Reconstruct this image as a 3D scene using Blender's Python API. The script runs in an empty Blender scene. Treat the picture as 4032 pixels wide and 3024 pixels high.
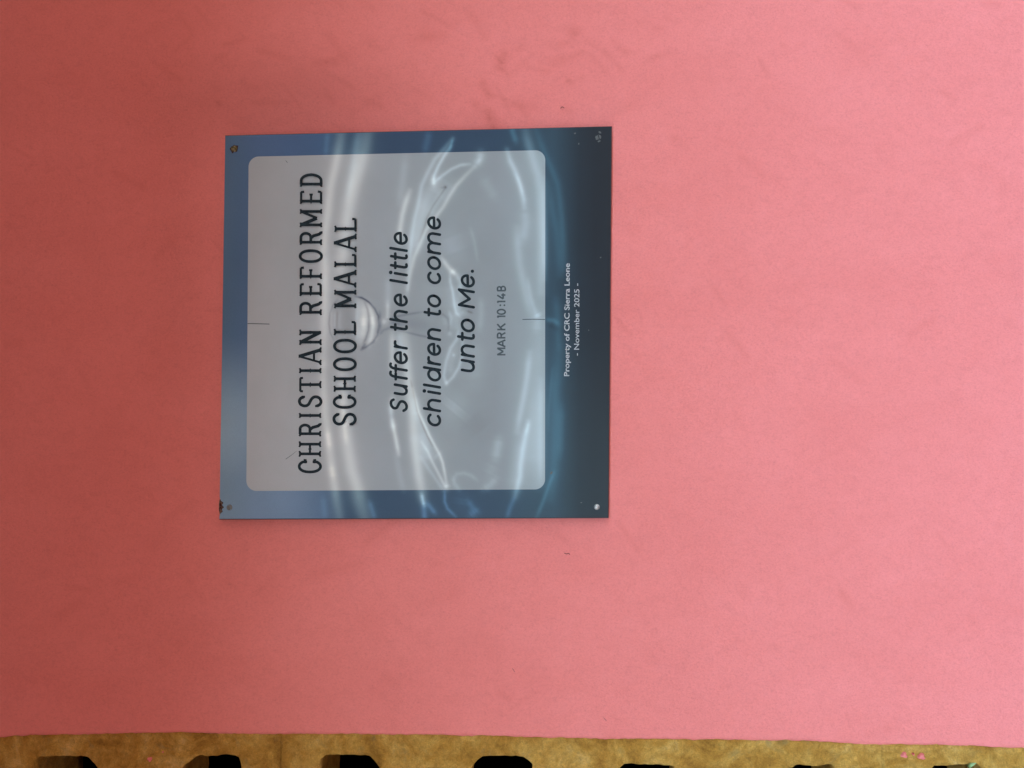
import bpy, bmesh, math, random
import numpy as np
from mathutils import Vector, Matrix, noise
from mathutils.geometry import delaunay_2d_cdt

random.seed(7); rng = np.random.default_rng(7)
S = bpy.context.scene
COL = S.collection
Z0 = 1.70                       # height of the sign's centre above the ground

# ------------------------------------------------------------------ camera
F_PX = 3030.0
POSE = (-0.0349333, -0.05147992, 0.00222148)
CP = np.array([-0.09066717, -0.78464932, -0.14230909 + Z0])
def rot(a, b, c):
    Rx = np.array([[1,0,0],[0,math.cos(a),-math.sin(a)],[0,math.sin(a),math.cos(a)]])
    Ry = np.array([[math.cos(b),0,math.sin(b)],[0,1,0],[-math.sin(b),0,math.cos(b)]])
    Rz = np.array([[math.cos(c),-math.sin(c),0],[math.sin(c),math.cos(c),0],[0,0,1]])
    return Rz @ Ry @ Rx
RC = rot(*POSE) @ np.array([[0,0,-1],[1,0,0],[0,-1,0.]])      # world -> camera; the phone was held sideways
cam_d = bpy.data.cameras.new('camera'); cam = bpy.data.objects.new('camera', cam_d); COL.objects.link(cam)
cam_d.sensor_fit = 'HORIZONTAL'; cam_d.sensor_width = 36.0
cam_d.lens = 36.0 * F_PX / 4032.0
cam_d.clip_start = 0.02; cam_d.clip_end = 400.0
Mx = Matrix([list(r) for r in RC.T]).to_4x4(); Mx.translation = Vector(CP)
cam.matrix_world = Mx
S.camera = cam

# ------------------------------------------------------------------ sky, sun, exposure
SUN_EL, SUN_AZ = math.radians(26), math.radians(12)       # behind the building: the wall and its forecourt stand in shade
w = bpy.data.worlds.new('World'); S.world = w; w.use_nodes = True
nt = w.node_tree; nt.nodes.clear()
sky = nt.nodes.new('ShaderNodeTexSky'); sky.sky_type = 'NISHITA'; sky.sun_disc = False
sky.sun_elevation = SUN_EL; sky.sun_rotation = SUN_AZ; sky.dust_density = 1.0; sky.air_density = 1.0
bg = nt.nodes.new('ShaderNodeBackground'); bg.inputs['Strength'].default_value = 0.15
wo = nt.nodes.new('ShaderNodeOutputWorld')
nt.links.new(sky.outputs[0], bg.inputs[0]); nt.links.new(bg.outputs[0], wo.inputs[0])
sl = bpy.data.lights.new('sun', 'SUN'); sl.energy = 2.0; sl.angle = math.radians(0.5); sl.color = (1.0, 0.95, 0.87)
sun = bpy.data.objects.new('sun', sl); COL.objects.link(sun)
sd = Vector((math.sin(SUN_AZ)*math.cos(SUN_EL), math.cos(SUN_AZ)*math.cos(SUN_EL), math.sin(SUN_EL)))
sun.rotation_euler = sd.to_track_quat('Z', 'Y').to_euler()
vs = S.view_settings; vs.view_transform = 'Standard'; vs.look = 'None'; vs.gamma = 1.0; vs.exposure = 3.72

# ------------------------------------------------------------------ helpers
def at(x, y, off=0.0):
    """point of the plane `off` metres in front of the wall face seen at photo pixel (x, y)"""
    x = np.asarray(x, float); y = np.asarray(y, float)
    d = np.stack([(x-2016)/F_PX, -(y-1512)/F_PX, -np.ones_like(x)], -1) @ RC
    t = (-off - CP[1]) / d[..., 1]
    return CP + d * t[..., None]
def px(P):
    """photo pixel of world points"""
    c = (np.asarray(P, float) - CP) @ RC.T
    return 2016 + F_PX*c[..., 0]/-c[..., 2], 1512 - F_PX*c[..., 1]/-c[..., 2]

def mesh_np(name, V, Fq, mat, parent=None, smooth=False):
    V = np.asarray(V, np.float32).reshape(-1, 3)
    me = bpy.data.meshes.new(name); 
    Fq = np.asarray(Fq, np.int32); k = Fq.shape[1]
    me.vertices.add(len(V)); me.vertices.foreach_set('co', V.ravel())
    me.loops.add(Fq.size); me.loops.foreach_set('vertex_index', Fq.ravel())
    me.polygons.add(len(Fq)); me.polygons.foreach_set('loop_start', np.arange(0, Fq.size, k, dtype=np.int32))
    me.update(calc_edges=True); me.validate()
    if smooth: me.polygons.foreach_set('use_smooth', np.ones(len(me.polygons), bool))
    me.materials.append(mat)
    o = bpy.data.objects.new(name, me); COL.objects.link(o)
    if parent: o.parent = parent
    return o
def mesh_py(name, V, F, mat, parent=None, smooth=False):
    me = bpy.data.meshes.new(name); me.from_pydata([tuple(v) for v in V], [], F); me.update()
    if smooth: me.polygons.foreach_set('use_smooth', [True]*len(me.polygons))
    me.materials.append(mat)
    o = bpy.data.objects.new(name, me); COL.objects.link(o)
    if parent: o.parent = parent
    return o
def empty(name, loc):
    o = bpy.data.objects.new(name, None); COL.objects.link(o); o.location = loc; o.empty_display_size = 0.05
    return o
def tag(o, label=None, cat=None, group=None, kind=None):
    if label: o['label'] = label
    if cat: o['category'] = cat
    if group: o['group'] = group
    if kind: o['kind'] = kind
    return o
def adopt(parent, *objs):
    bpy.context.view_layer.update()
    for o in objs:
        o.parent = parent; o.matrix_parent_inverse = Matrix.Translation(-Vector(parent.location))
def box(name, a, b, mat, parent=None):
    (x0,y0,z0),(x1,y1,z1) = a, b
    V = [(x0,y0,z0),(x1,y0,z0),(x1,y1,z0),(x0,y1,z0),(x0,y0,z1),(x1,y0,z1),(x1,y1,z1),(x0,y1,z1)]
    F = [(0,3,2,1),(4,5,6,7),(0,1,5,4),(1,2,6,5),(2,3,7,6),(3,0,4,7)]
    return mesh_py(name, V, F, mat, parent)

class Mat:
    def __init__(s, name, rough=0.8, spec=0.5, metal=0.0, color=(.5,.5,.5)):
        s.m = bpy.data.materials.new(name); s.m.use_nodes = True
        s.t = s.m.node_tree; s.b = s.t.nodes['Principled BSDF']
        s.b.inputs['Roughness'].default_value = rough
        s.b.inputs['Specular IOR Level'].default_value = spec
        s.b.inputs['Metallic'].default_value = metal
        s.b.inputs['Base Color'].default_value = (*color, 1)
        s.co = None
    def coord(s, scale=(1,1,1)):
        if s.co is None: s.co = s.t.nodes.new('ShaderNodeTexCoord')
        mp = s.t.nodes.new('ShaderNodeMapping'); mp.inputs['Scale'].default_value = scale
        s.t.links.new(s.co.outputs['Object'], mp.inputs[0]); return mp.outputs[0]
    def noise(s, scale, detail=4, rough=.5, dist=0, stretch=(1,1,1)):
        n = s.t.nodes.new('ShaderNodeTexNoise')
        n.inputs['Scale'].default_value = scale; n.inputs['Detail'].default_value = detail
        n.inputs['Roughness'].default_value = rough; n.inputs['Distortion'].default_value = dist
        s.t.links.new(s.coord(stretch), n.inputs['Vector']); return n.outputs[0]
    def ramp(s, fac, stops):
        r = s.t.nodes.new('ShaderNodeValToRGB'); e = r.color_ramp.elements
        while len(e) < len(stops): e.new(.5)
        for i, (p, c) in enumerate(stops):
            e[i].position = p; e[i].color = (*c, 1) if len(c) == 3 else c
        s.t.links.new(fac, r.inputs[0]); return r.outputs[0]
    def mix(s, fac, a, b, mode='MIX'):
        n = s.t.nodes.new('ShaderNodeMix'); n.data_type = 'RGBA'; n.blend_type = mode
        for sock, v in ((n.inputs[0], fac), (n.inputs[6], a), (n.inputs[7], b)):
            if isinstance(v, (int, float)): sock.default_value = v
            elif isinstance(v, tuple): sock.default_value = (*v, 1)
            else: s.t.links.new(v, sock)
        return n.outputs[2]
    def math(s, op, a, b=0.0, clamp=False):
        n = s.t.nodes.new('ShaderNodeMath'); n.operation = op; n.use_clamp = clamp
        for sock, v in ((n.inputs[0], a), (n.inputs[1], b)):
            if isinstance(v, (int, float)): sock.default_value = v
            else: s.t.links.new(v, sock)
        return n.outputs[0]
    def attr(s, name):
        n = s.t.nodes.new('ShaderNodeAttribute'); n.attribute_name = name; return n
    def color(s, out): s.t.links.new(out, s.b.inputs['Base Color'])
    def rough(s, out): s.t.links.new(out, s.b.inputs['Roughness'])
    def bump(s, h, dist, strength=1.0, prev=None):
        n = s.t.nodes.new('ShaderNodeBump'); n.inputs['Distance'].default_value = dist
        n.inputs['Strength'].default_value = strength
        s.t.links.new(h, n.inputs['Height'])
        if prev is not None: s.t.links.new(prev, n.inputs['Normal'])
        s.t.links.new(n.outputs[0], s.b.inputs['Normal']); return n.outputs[0]

def lin(r, g, b):
    f = lambda c: c/12.92 if c <= .04045 else ((c+.055)/1.055)**2.4
    return (f(r/255), f(g/255), f(b/255))

# ------------------------------------------------------------------ materials
# pink emulsion rolled over sand-cement plaster
pk = Mat('pink_wall_paint', rough=.75, spec=.25)
n1 = pk.noise(9, 5, .6, .4, (1, 1, .6)); n2 = pk.noise(120, 4, .65, .6, (1, 1, .7)); n3 = pk.noise(560, 5, .8, .5, (1, 1, .75))
c = pk.ramp(n1, [(.32, (.835, .232, .210)), (.5, (.858, .245, .223)), (.68, (.88, .256, .236))])
c = pk.mix(.22, c, pk.ramp(n2, [(.3, (.80,.74,.75)), (.48, (.97,.96,.96)), (.7, (1.06,1.08,1.08))]), 'MULTIPLY')
c = pk.mix(.5, c, pk.ramp(n3, [(.28, (.74,.70,.70)), (.5, (1,1,1)), (.72, (1.1,1.12,1.12))]), 'MULTIPLY')
st = pk.attr('stain').outputs['Fac']
stn = pk.math('MULTIPLY', st, pk.math('MULTIPLY', pk.math('SUBTRACT', n2, .25), 3.2), True)
c = pk.mix(stn, c, (.53, .098, .072)); pk.color(c)
hb = pk.math('ADD', pk.math('MULTIPLY', pk.noise(330, 5, .7, .8), .9), pk.math('MULTIPLY', pk.noise(45, 3, .5), .8))
rg = pk.attr('rough').outputs['Fac']
hb = pk.math('ADD', hb, pk.math('MULTIPLY', rg, pk.noise(420, 4, .7, 1.0)))
pk.bump(hb, .0018, .7)

# ochre clay / cement of the vent blocks
br = Mat('ochre_cement', rough=.9, spec=.2)
a1 = br.noise(28, 6, .7, .5); a2 = br.noise(170, 6, .8, .5); a3 = br.noise(700, 3, .6)
c = br.ramp(a1, [(.30, (.34,.165,.024)), (.45, (.56,.30,.055)), (.58, (.70,.42,.10)), (.72, (.84,.57,.21))])
c = br.mix(.62, c, br.ramp(a2, [(.30, (.42,.38,.30)), (.46, (.88,.86,.80)), (.6, (1.12,1.1,1.02)), (.72, (1.5,1.45,1.3))]), 'MULTIPLY')
c = br.mix(.6, c, br.ramp(a3, [(.3, (.7,.7,.7)), (.7, (1.15,1.15,1.15))]), 'MULTIPLY')
gr = br.ramp(br.noise(40, 3, .6, .6, (1,1,1)), [(.60, (0,0,0)), (.72, (1,1,1))])
c = br.mix(br.math('MULTIPLY', gr, .35), c, (.19, .20, .11)); br.color(c)
br.bump(br.math('ADD', a2, br.math('MULTIPLY', a1, .8)), .006, .8)

body = Mat('rough_wall_body', rough=.95, color=(.33,.21,.10))
dark = Mat('room_darkness', rough=.95, spec=.1, color=(.03,.026,.022))  # near-black colour paints in the darkness of the room
roofm = Mat('rusty_zinc_sheet', rough=.6, spec=.3, color=(.10,.085,.075))
nn = roofm.noise(6, 5, .6); roofm.color(roofm.ramp(nn, [(.35,(.16,.14,.13)),(.6,(.12,.075,.05))]))
gd = Mat('laterite_earth', rough=.95, spec=.15)
gd.color(gd.ramp(gd.noise(1.3, 6, .6), [(.35,(.135,.077,.053)),(.65,(.205,.122,.086))])); gd.bump(gd.noise(40, 5, .6), .02)

pr = Mat('printed_sign_film', rough=.5, spec=.22)
pa = pr.attr('print').outputs['Color']
g = pr.noise(1400, 2, .5); g2 = pr.noise(22, 4, .6)
c = pr.mix(.5, pa, pr.ramp(g, [(.3, (.90,.90,.90)), (.7, (1.08,1.08,1.08))]), 'MULTIPLY')
c = pr.mix(.5, c, pr.ramp(g2, [(.35, (.95,.96,.95)), (.65, (1.04,1.04,1.05))]), 'MULTIPLY')
pr.color(c); pr.bump(pr.noise(14, 2, .5), .002, .3)
ink = Mat('dark_teal_ink', rough=.6, spec=.12)
ink.color(ink.ramp(ink.noise(300, 3, .6), [(.3, (.008,.016,.022)), (.7, (.022,.036,.044))]))
ink2 = Mat('grey_teal_ink', rough=.5, spec=.3)
ink2.color(ink2.ramp(ink2.noise(300, 3, .6), [(.3, (.035,.055,.065)), (.7, (.085,.11,.12))]))
wh = Mat('white_ink', rough=.5, spec=.3)
wh.color(wh.ramp(wh.noise(500, 3, .6), [(.3, (.30,.33,.34)), (.7, (.55,.57,.57))]))
edge = Mat('sign_edge_shade_and_hole', rough=.7, color=(.035,.012,.014))  # dark red paints the shadow line round the sign; also fills the worn hole
steel = Mat('bright_screw_steel', rough=.4, metal=.7, color=(.55,.55,.53))
dull = Mat('dull_screw_zinc', rough=.6, metal=.4, color=(.20,.21,.20))
rust = Mat('rusty_screw', rough=.8, metal=.2)
rust.color(rust.ramp(rust.noise(400, 3, .6), [(.35,(.05,.03,.02)),(.5,(.16,.12,.03)),(.7,(.34,.30,.22))]))
dust = Mat('pale_dust', rough=.95, color=(.12,.13,.125))
chipm = Mat('chipped_edge_board', rough=.9)
chipm.color(chipm.ramp(chipm.noise(260, 2, .5), [(.45,(.035,.006,.006)),(.55,(.20,.13,.09))]))
leafm = Mat('pale_green_leaf', rough=.6, color=(.36,.50,.20))
hair = Mat('dark_scratch', rough=.9, color=(.22,.045,.04))

# ------------------------------------------------------------------ ground, roof
GY = [80, 2, 0, -3, -8, -12, -18, -26, -34, -44, -60, -120]; GZ = [0, 0, 0, 0, 0, .6, 2.15, 4.1, 5.6, 6.4, 6.6, 6.6]      # level yard, then an unseen bank added to block the low sky
GX = np.linspace(-120, 120, 33); gv = []; gf = []
for j, (gy, gz) in enumerate(zip(GY, GZ)):
    for gx_ in GX: gv.append((gx_, gy, gz + (gz*.12*math.sin(gx_*.17+gy*.05) if gz > .5 else 0)))
for j in range(len(GY)-1):
    for i in range(32): a = j*33+i; gf.append((a, a+33, a+34, a+1))
grd = mesh_py('ground', gv, gf, gd.m, smooth=True); tag(grd, kind='structure')
# unseen corrugated roof, added and sized to shade the top of the wall
EAVE_Y, EAVE_Z, HEAD_Z = -2.9, 2.262, 3.00
V = []; F = []; xs = np.arange(-12, 12, .02)
for i, x in enumerate(xs):
    dz = .011*math.sin(x/.076*2*math.pi)
    for (y, z) in ((EAVE_Y, EAVE_Z), (0.05, HEAD_Z), (3.4, HEAD_Z+1.5)):
        V += [(x, y, z+dz), (x, y, z+dz+.0015)]
for i in range(len(xs)-1):
    for k in (0, 2):
        for s in (0, 1):
            a = i*6+k+s; F.append((a, a+2, a+8, a+6))
    F.append((i*6, i*6+6, i*6+7, i*6+1))
roof = mesh_py('added_shade_roof', V, F, roofm.m, smooth=True)
tag(roof, 'unseen corrugated roof added over the pink wall to shade its top', 'roof')

# ------------------------------------------------------------------ the pink wall
EDGE = [(-400,2916),(-200,2911),(0,2906),(90,2899),(260,2897),(420,2893),(520,2889),(640,2888),(780,2889),(900,2893),(1000,2895),(1250,2894),(1400,2896),
        (1600,2898),(1800,2902),(2000,2905),(2120,2909),(2300,2914),(2420,2917),(2600,2917),(2820,2919),(3000,2922),
        (3180,2923),(3320,2932),(3420,2938),(3560,2938),(3700,2939),(3830,2944),(3950,2950),(4032,2951),(4300,2958)]
eP = at([p[0] for p in EDGE], [p[1] for p in EDGE], .0036)
ez, ex = eP[::-1, 2], eP[::-1, 0]
def edge_x(z):
    z = np.asarray(z, float)
    j = np.array([noise.noise(Vector((v*90, 3.1, 0)))*.0011 + noise.noise(Vector((v*320, 7.1, 0)))*.0006 for v in z.ravel()]).reshape(z.shape)
    return np.interp(z, ez, ex) + j

# stains, splashes and scuffs, each (pixels, half width, strength)
STAIN = [([(1985,215),(1978,240),(1970,262)], 13, .55), ([(2040,190),(2060,178)], 12, .22), ([(2248,118),(2268,126)], 15, .35),
         ([(1902,330),(1912,352),(1925,375)], 12, .42), ([(1870,405),(1885,425)], 11, .30), ([(1925,448),(1938,480),(1942,500)], 16, .50),
         ([(1900,440),(1880,455)], 22, .15),
         ([(2236,318),(2252,326)], 9, .35), ([(2280,312),(2296,300)], 8, .2), ([(858,405),(866,412)], 6, .5),
         ([(1240,2260),(1300,2245),(1370,2232),(1420,2222)], 16, .16), ([(1700,2370),(1740,2352),(1800,2345)], 24, .10),
         ([(1880,2500),(1960,2560)], 34, .10), ([(1480,2500),(1440,2440)], 30, .10), ([(600,2150),(640,2100)], 26, .10),
         ([(1180,300),(1260,330)], 40, .12), ([(1620,60),(1690,120)], 40, .10), ([(900,560),(890,700)], 7, .10),
         ([(2580,110),(2600,112)], 9, .25), ([(2650,540),(2680,560)], 12, .18), ([(2780,300),(2800,330)], 18, .10), ([(3080,180),(3090,182)], 7, .22),
         ([(2480,905),(2500,915)], 18, .10), ([(3300,700),(3340,760)], 26, .07), ([(3560,1840),(3590,1850)], 12, .10),
         ([(3095,1350),(3110,1356)], 14, .08), ([(2610,1660),(2630,1700)], 20, .07), ([(3490,2868),(3498,2872)], 9, .22),
         ([(3655,2866),(3660,2870)], 8, .18), ([(2080,2620),(2140,2700)], 30, .08), ([(300,900),(360,980)], 50, .08), ([(420,1700),(380,1800)], 40, .08)]
_r = random.Random(21)
for _ in range(150):                                   # faint brush and rub marks left in the paint
    cx_, cy_ = _r.uniform(-100, 4100), _r.uniform(-50, 2850); a_ = _r.choice((.7, .75, .9, -.5, .1))+_r.uniform(-.3, .3); l_ = _r.uniform(12, 70)
    if _r.random() < .45: cx_, cy_ = _r.gauss(1900, 750), _r.gauss(260, 170)
    STAIN.append(([(cx_-l_*math.cos(a_), cy_-l_*math.sin(a_)), (cx_+l_*math.cos(a_), cy_+l_*math.sin(a_)+_r.uniform(-9, 9))], _r.uniform(4, 12), _r.uniform(.07, .24)))
def seg_dist(X, Y, pts):
    D = np.full(X.shape, 1e9); T = np.zeros(X.shape); n = len(pts)-1
    for i in range(n):
        (x0,y0),(x1,y1) = pts[i], pts[i+1]
        dx, dy = x1-x0, y1-y0; t = np.clip(((X-x0)*dx+(Y-y0)*dy)/(dx*dx+dy*dy+1e-9), 0, 1)
        d = np.hypot(X-x0-t*dx, Y-y0-t*dy); m = d < D
        D = np.where(m, d, D); T = np.where(m, (i+t)/n, T)
    return D, T
def stain_field(X, Y):
    s = np.zeros(X.shape)
    for pts, wd, a in STAIN:
        x_ = [p[0] for p in pts]; y_ = [p[1] for p in pts]; m = wd*4
        sel = (X > min(x_)-m) & (X < max(x_)+m) & (Y > min(y_)-m) & (Y < max(y_)+m)
        if not sel.any(): continue
        D, _ = seg_dist(X[sel], Y[sel], pts); s[sel] += .75*a*np.exp(-(D/(wd*1.35))**2*.9)
    return s

zf = np.concatenate([np.arange(0, .9, .06), np.arange(.9, 2.32, .0028), np.arange(2.33, 2.93, .06), [2.93]])
fr = np.concatenate([np.linspace(0, .03, 12), np.arange(.033, .90, .003), np.arange(.92, 3.2, .08)])
ZZ, UU = np.meshgrid(zf, fr, indexing='ij')
EX = edge_x(zf)[:, None]
XX = EX + UU
# the plaster is trowelled by hand: low swells, a rounded lip along the open edge
def vnoise(X, Z, f, seed):
    out = np.zeros(X.shape)
    for k in range(7):
        a = rng.uniform(0, 2*math.pi); q = f*rng.uniform(.6, 1.5); ph = rng.uniform(0, 6.28)
        out += np.sin(q*(X*math.cos(a)+Z*math.sin(a))+ph)
    return out/7
rng = np.random.default_rng(3)
YY = -.0036 + .0012*vnoise(XX, ZZ, 9, 1) + .0004*vnoise(XX, ZZ, 45, 2)
YY += np.where(UU < .004, (1-np.sqrt(np.clip(1-((.004-UU)/.004)**2, 0, 1)))*.003, 0)
V = np.stack([XX, YY, ZZ], -1)
nz, nx = ZZ.shape
idx = np.arange(nz*nx).reshape(nz, nx)
Fq = np.stack([idx[:-1,:-1], idx[:-1,1:], idx[1:,1:], idx[1:,:-1]], -1).reshape(-1, 4)
# the lip's broken side
lip = np.stack([EX[:,0]+.0006, np.full(nz, .004), zf], -1)
V = np.concatenate([V.reshape(-1,3), lip]); li = nz*nx+np.arange(nz)
Fl = np.stack([li[:-1], idx[:-1,0], idx[1:,0], li[1:]], -1)
plaster = mesh_np('painted_plaster', V, np.concatenate([Fq, Fl]), pk.m, smooth=True)
PX, PY = px(V)
sa = plaster.data.attributes.new('stain', 'FLOAT', 'POINT'); sa.data.foreach_set('value', stain_field(PX, PY).astype(np.float32))
# plaster rougher round the head of the sign
rf = np.exp(-((PX-1150)/520)**2 - ((PY-400)/170)**2) + .5*np.exp(-((PX-700)/160)**2 - ((PY-1100)/700)**2)
ra = plaster.data.attributes.new('rough', 'FLOAT', 'POINT'); ra.data.foreach_set('value', (rf*2.6).astype(np.float32))

wall = empty('pink_wall', (0, 0, 0))
tag(wall, 'pink painted plaster wall that carries the blue sign and ends raggedly at the vent blocks', 'wall')
XE = float(ex.min()) - .012
bodyo = box('wall_body', (-.4385+.0325, .004, 0), (2.8, .150, 2.93), body.m)
adopt(wall, plaster, bodyo)
# tiny curled scratches and bristles in the paint
def ribbon(V, F, pts, wdt, y, taper=True):
    P = [Vector(at(a, b, y)) for a, b in pts]; n = len(P); base = len(V)
    for i, p in enumerate(P):
        t = (P[min(i+1, n-1)] - P[max(i-1, 0)]).normalized(); s = t.cross(Vector((0,1,0)))
        k = wdt*(math.sin(math.pi*(i+.6)/(n+.2))**.5 if taper else 1)
        V += [p+s*k, p-s*k]
    for i in range(n-1): F.append((base+2*i, base+2*i+1, base+2*i+3, base+2*i+2))
for pts, wd in (([(2208,428),(2210,422),(2215,421),(2222,426)], .0005), ([(2222,2178),(2230,2181),(2240,2179),(2244,2184)], .0005),
                ([(2017,2632),(2022,2638),(2026,2646)], .00022), ([(2376,2826),(2382,2832),(2388,2838)], .0002)):
    V = []; F = []; ribbon(V, F, pts, wd, .0072)
    adopt(wall, mesh_py('scratch', V, F, hair.m))
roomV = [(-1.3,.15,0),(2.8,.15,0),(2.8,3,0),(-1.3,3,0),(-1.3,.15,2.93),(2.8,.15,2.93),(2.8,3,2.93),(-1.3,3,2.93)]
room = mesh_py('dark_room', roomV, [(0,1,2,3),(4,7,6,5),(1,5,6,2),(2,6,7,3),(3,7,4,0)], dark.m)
tag(room, 'room behind the vent block holes, coloured near-black for its darkness', 'room')

# ------------------------------------------------------------------ vent blocks
HB = []      # photo pixels per hole, near row; the blocks repeat every 1160 px and mirror behind
HOLES = [
 [(136,3040),(137,2998),(146,2984),(160,2977),(240,2976),(318,2974),(338,2977),(352,2984),(376,3008),(408,3040)],
 [(698,3040),(716,3022),(746,2999),(768,2978),(784,2973),(860,2971),(905,2966),(930,2969),(946,2978),(953,3000),(955,3040)],
 [(1259,3040),(1260,3005),(1266,2985),(1284,2970),(1350,2968),(1440,2971),(1458,2976),(1476,2994),(1515,3040)],
 [(1836,3040),(1862,3014),(1880,2988),(1900,2974),(1960,2974),(2030,2975),(2062,2978),(2084,2990),(2095,3006),(2097,3040)],
 [(2430,3040),(2440,3022),(2458,3008),(2500,3005),(2570,3007),(2640,3008),(2652,3016),(2672,3040)],
 [(3078,3040),(3100,3020),(3130,3007),(3200,3009),(3268,3005),(3284,3014),(3292,3040)],
 [(3648,3040),(3658,3024),(3676,3009),(3720,3009),(3800,3006),(3838,3004),(3860,3014),(3878,3040)],
 [(4220,3040),(4250,3018),(4290,3007),(4400,3008),(4450,3012),(4462,3040)]]
ZB = [float(at(x, 2975)[2]) for x in (-10, 1107, 2268, 3471, 4660)]
XR = -.4385 + .032                    # the blocks run in behind the plaster
XL = XR - .300
def block_mesh(k, seed):
    z1, z0 = ZB[k], ZB[k+1]
    r = random.Random(seed)
    loops = [[(XR, z1), (XR, z0), (XL, z0), (XL, z1)]]
    cz = (z0+z1)/2; cx = (XR+XL)/2 - .006
    for h, s in ((HOLES[2*k], 1), (HOLES[2*k+1], -1)):
        P = at([p[0] for p in h], [p[1] for p in h])
        near = [(float(a[0]), float(a[2])) for a in P]
        if s == 1: inner = [(cx+.021, cz+.040), (cx+.012, cz+.032), (cx+.012, near[0][1])]
        else: inner = [(cx+.012, near[-1][1]), (cx+.012, cz-.032), (cx+.021, cz-.040)]
        lp = near + inner
        loops.append(lp)
        loops.append([(2*cx - a, b) for a, b in lp][::-1])
    pts = []; edges = []; dense_loops = []
    for li_, lp in enumerate(loops):
        D = []
        for i in range(len(lp)):
            a, b = Vector(lp[i]), Vector(lp[(i+1) % len(lp)]); m = max(1, int((b-a).length/.0035))
            for j in range(m):
                p = a.lerp(b, j/m)
                if li_: p += Vector((noise.noise(Vector((p.x*160, p.y*160, seed)))*.0013, noise.noise(Vector((p.x*160, p.y*160, seed+9)))*.0013))
                D.append(p)
        b0 = len(pts); pts += D; edges += [(b0+i, b0+(i+1) % len(D)) for i in range(len(D))]; dense_loops.append((b0, len(D)))
    def inside(p, poly):
        c = False; n = len(poly)
        for i in range(n):
            a, b = poly[i], poly[i-1]
            if (a[1] > p[1]) != (b[1] > p[1]) and p[0] < (b[0]-a[0])*(p[1]-a[1])/(b[1]-a[1])+a[0]: c = not c
        return c
    polys = [[(pts[b+i].x, pts[b+i].y) for i in range(n)] for b, n in dense_loops]
    y = z0+.002
    while y < z1-.001:
        x = XR-.0015; st = .0032
        while x > XL+.001:
            p = (x+r.uniform(-.0009,.0009), y+r.uniform(-.0009,.0009))
            if not any(inside(p, q) for q in polys[1:]): pts.append(Vector(p))
            x -= st if x > XR-.075 else .009
        y += .0034
    vo, eo, fo, *_ = delaunay_2d_cdt(pts, edges, [], 0, 1e-7)
    V = []
    for v in vo:
        q = Vector((v.x*38, v.y*38, 1.7)); q2 = Vector((v.x*120, v.y*120, 4.2))
        d = .0020*noise.fractal(q, .8, 2.0, 4) + .0013*noise.noise(q2)
        tuck = min(1, max(0, (v.x-float(np.interp(v.y, ez, ex))-.0005)/.003))     # slips in under the plaster
        V.append((v.x, (-.0016-d)*(1-tuck) + .0022*tuck, v.y))
    F = []
    for f in fo:
        c = sum((vo[i] for i in f), Vector((0,0)))/len(f)
        if inside(c, polys[0]) and not any(inside(c, q) for q in polys[1:]): F.append(tuple(f))
    # depth of every outline: rounded arris, then straight back
    ec = {}
    for f in F:
        for i in range(len(f)):
            a, b = f[i], f[(i+1) % len(f)]
            ec[(a, b)] = ec.get((a, b), 0)+1
    bd = [e for e in ec if (e[1], e[0]) not in ec]
    new = {}
    def bv(i, lv):
        if (i, lv) not in new:
            new[(i, lv)] = len(V); x, yy, z = V[i]
            dd = (0, .010, .045, .076)[lv]
            V.append((x+noise.noise(Vector((x*140, dd*90, z*140)))*.0010, yy+dd, z+noise.noise(Vector((x*140, 5+dd*90, z*140)))*.0010))
        return new[(i, lv)]
    for a, b in bd:
        for lv in range(3):
            A = a if lv == 0 else bv(a, lv); B = b if lv == 0 else bv(b, lv)
            F.append((B, A, bv(a, lv+1), bv(b, lv+1)))
    nf = len(F)
    return V, F
screen = empty('vent_block_screen', (XR-.15, 0, ZB[-1]))
tag(screen, 'raw ochre vent blocks with dark cut-cornered holes beside the pink wall', 'vent blocks')
for k in range(4):
    V, F = block_mesh(k, 11+k*5)
    o = mesh_py('vent_block', V, F, br.m, smooth=True)
    adopt(screen, o)
# wall above, below and beyond the blocks
for a, b in (((XL, .0, ZB[0]+.0005), (XR, .150, 2.93)), ((XL, .0, 0), (XR, .150, ZB[-1]-.0005)), ((-4.4, -.004, 0), (XL-.001, .150, 2.93))):
    adopt(screen, box('cement_surround', a, b, br.m))
# splashes of the pink paint on the raw blocks
for (x, y, r_) in ((588,2991,8.5), (3562,2975,11), (3631,2981,12), (3598,2972,4), (640,2962,3)):
    V = []; n = 14; c0 = at(x, y, .0048)
    for i in range(n):
        a = 2*math.pi*i/n; rr = r_*(1+.25*math.sin(3*a+x)+.12*math.sin(5*a))
        V.append(at(x+rr*math.cos(a), y+rr*.9*math.sin(a), .0038))
    V.append(c0); F = [(i, (i+1) % n, n) for i in range(n)] + [(i, i+n+1, (i+1) % n+n+1, (i+1) % n) for i in range(n)]
    V += [(v[0], .001, v[2]) for v in V[:n]]
    adopt(screen, mesh_py('paint_splash', V, F, pk.m, smooth=True))
# a pale green leaf showing in the last hole
V = []; F = []
for i in range(9):
    t = i/8; wd = 26*math.sin(math.pi*(.08+.86*t))**.8
    for s in (-1, 0, 1):
        p = at(3834+30*t + s*wd*.45, 3040-40*t, .001); V.append((p[0], .006 + .006*abs(s) - .004*t, p[2]))
for i in range(8):
    for j in (0, 1): a = i*3+j; F.append((a, a+1, a+4, a+3))
lf = mesh_py('leaf', V, F, leafm.m, smooth=True)
md = lf.modifiers.new('t', 'SOLIDIFY'); md.thickness = .0006
tag(lf, 'pale green leaf tip poking out of the lowest dark hole in the ochre vent blocks', 'leaf')

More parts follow.
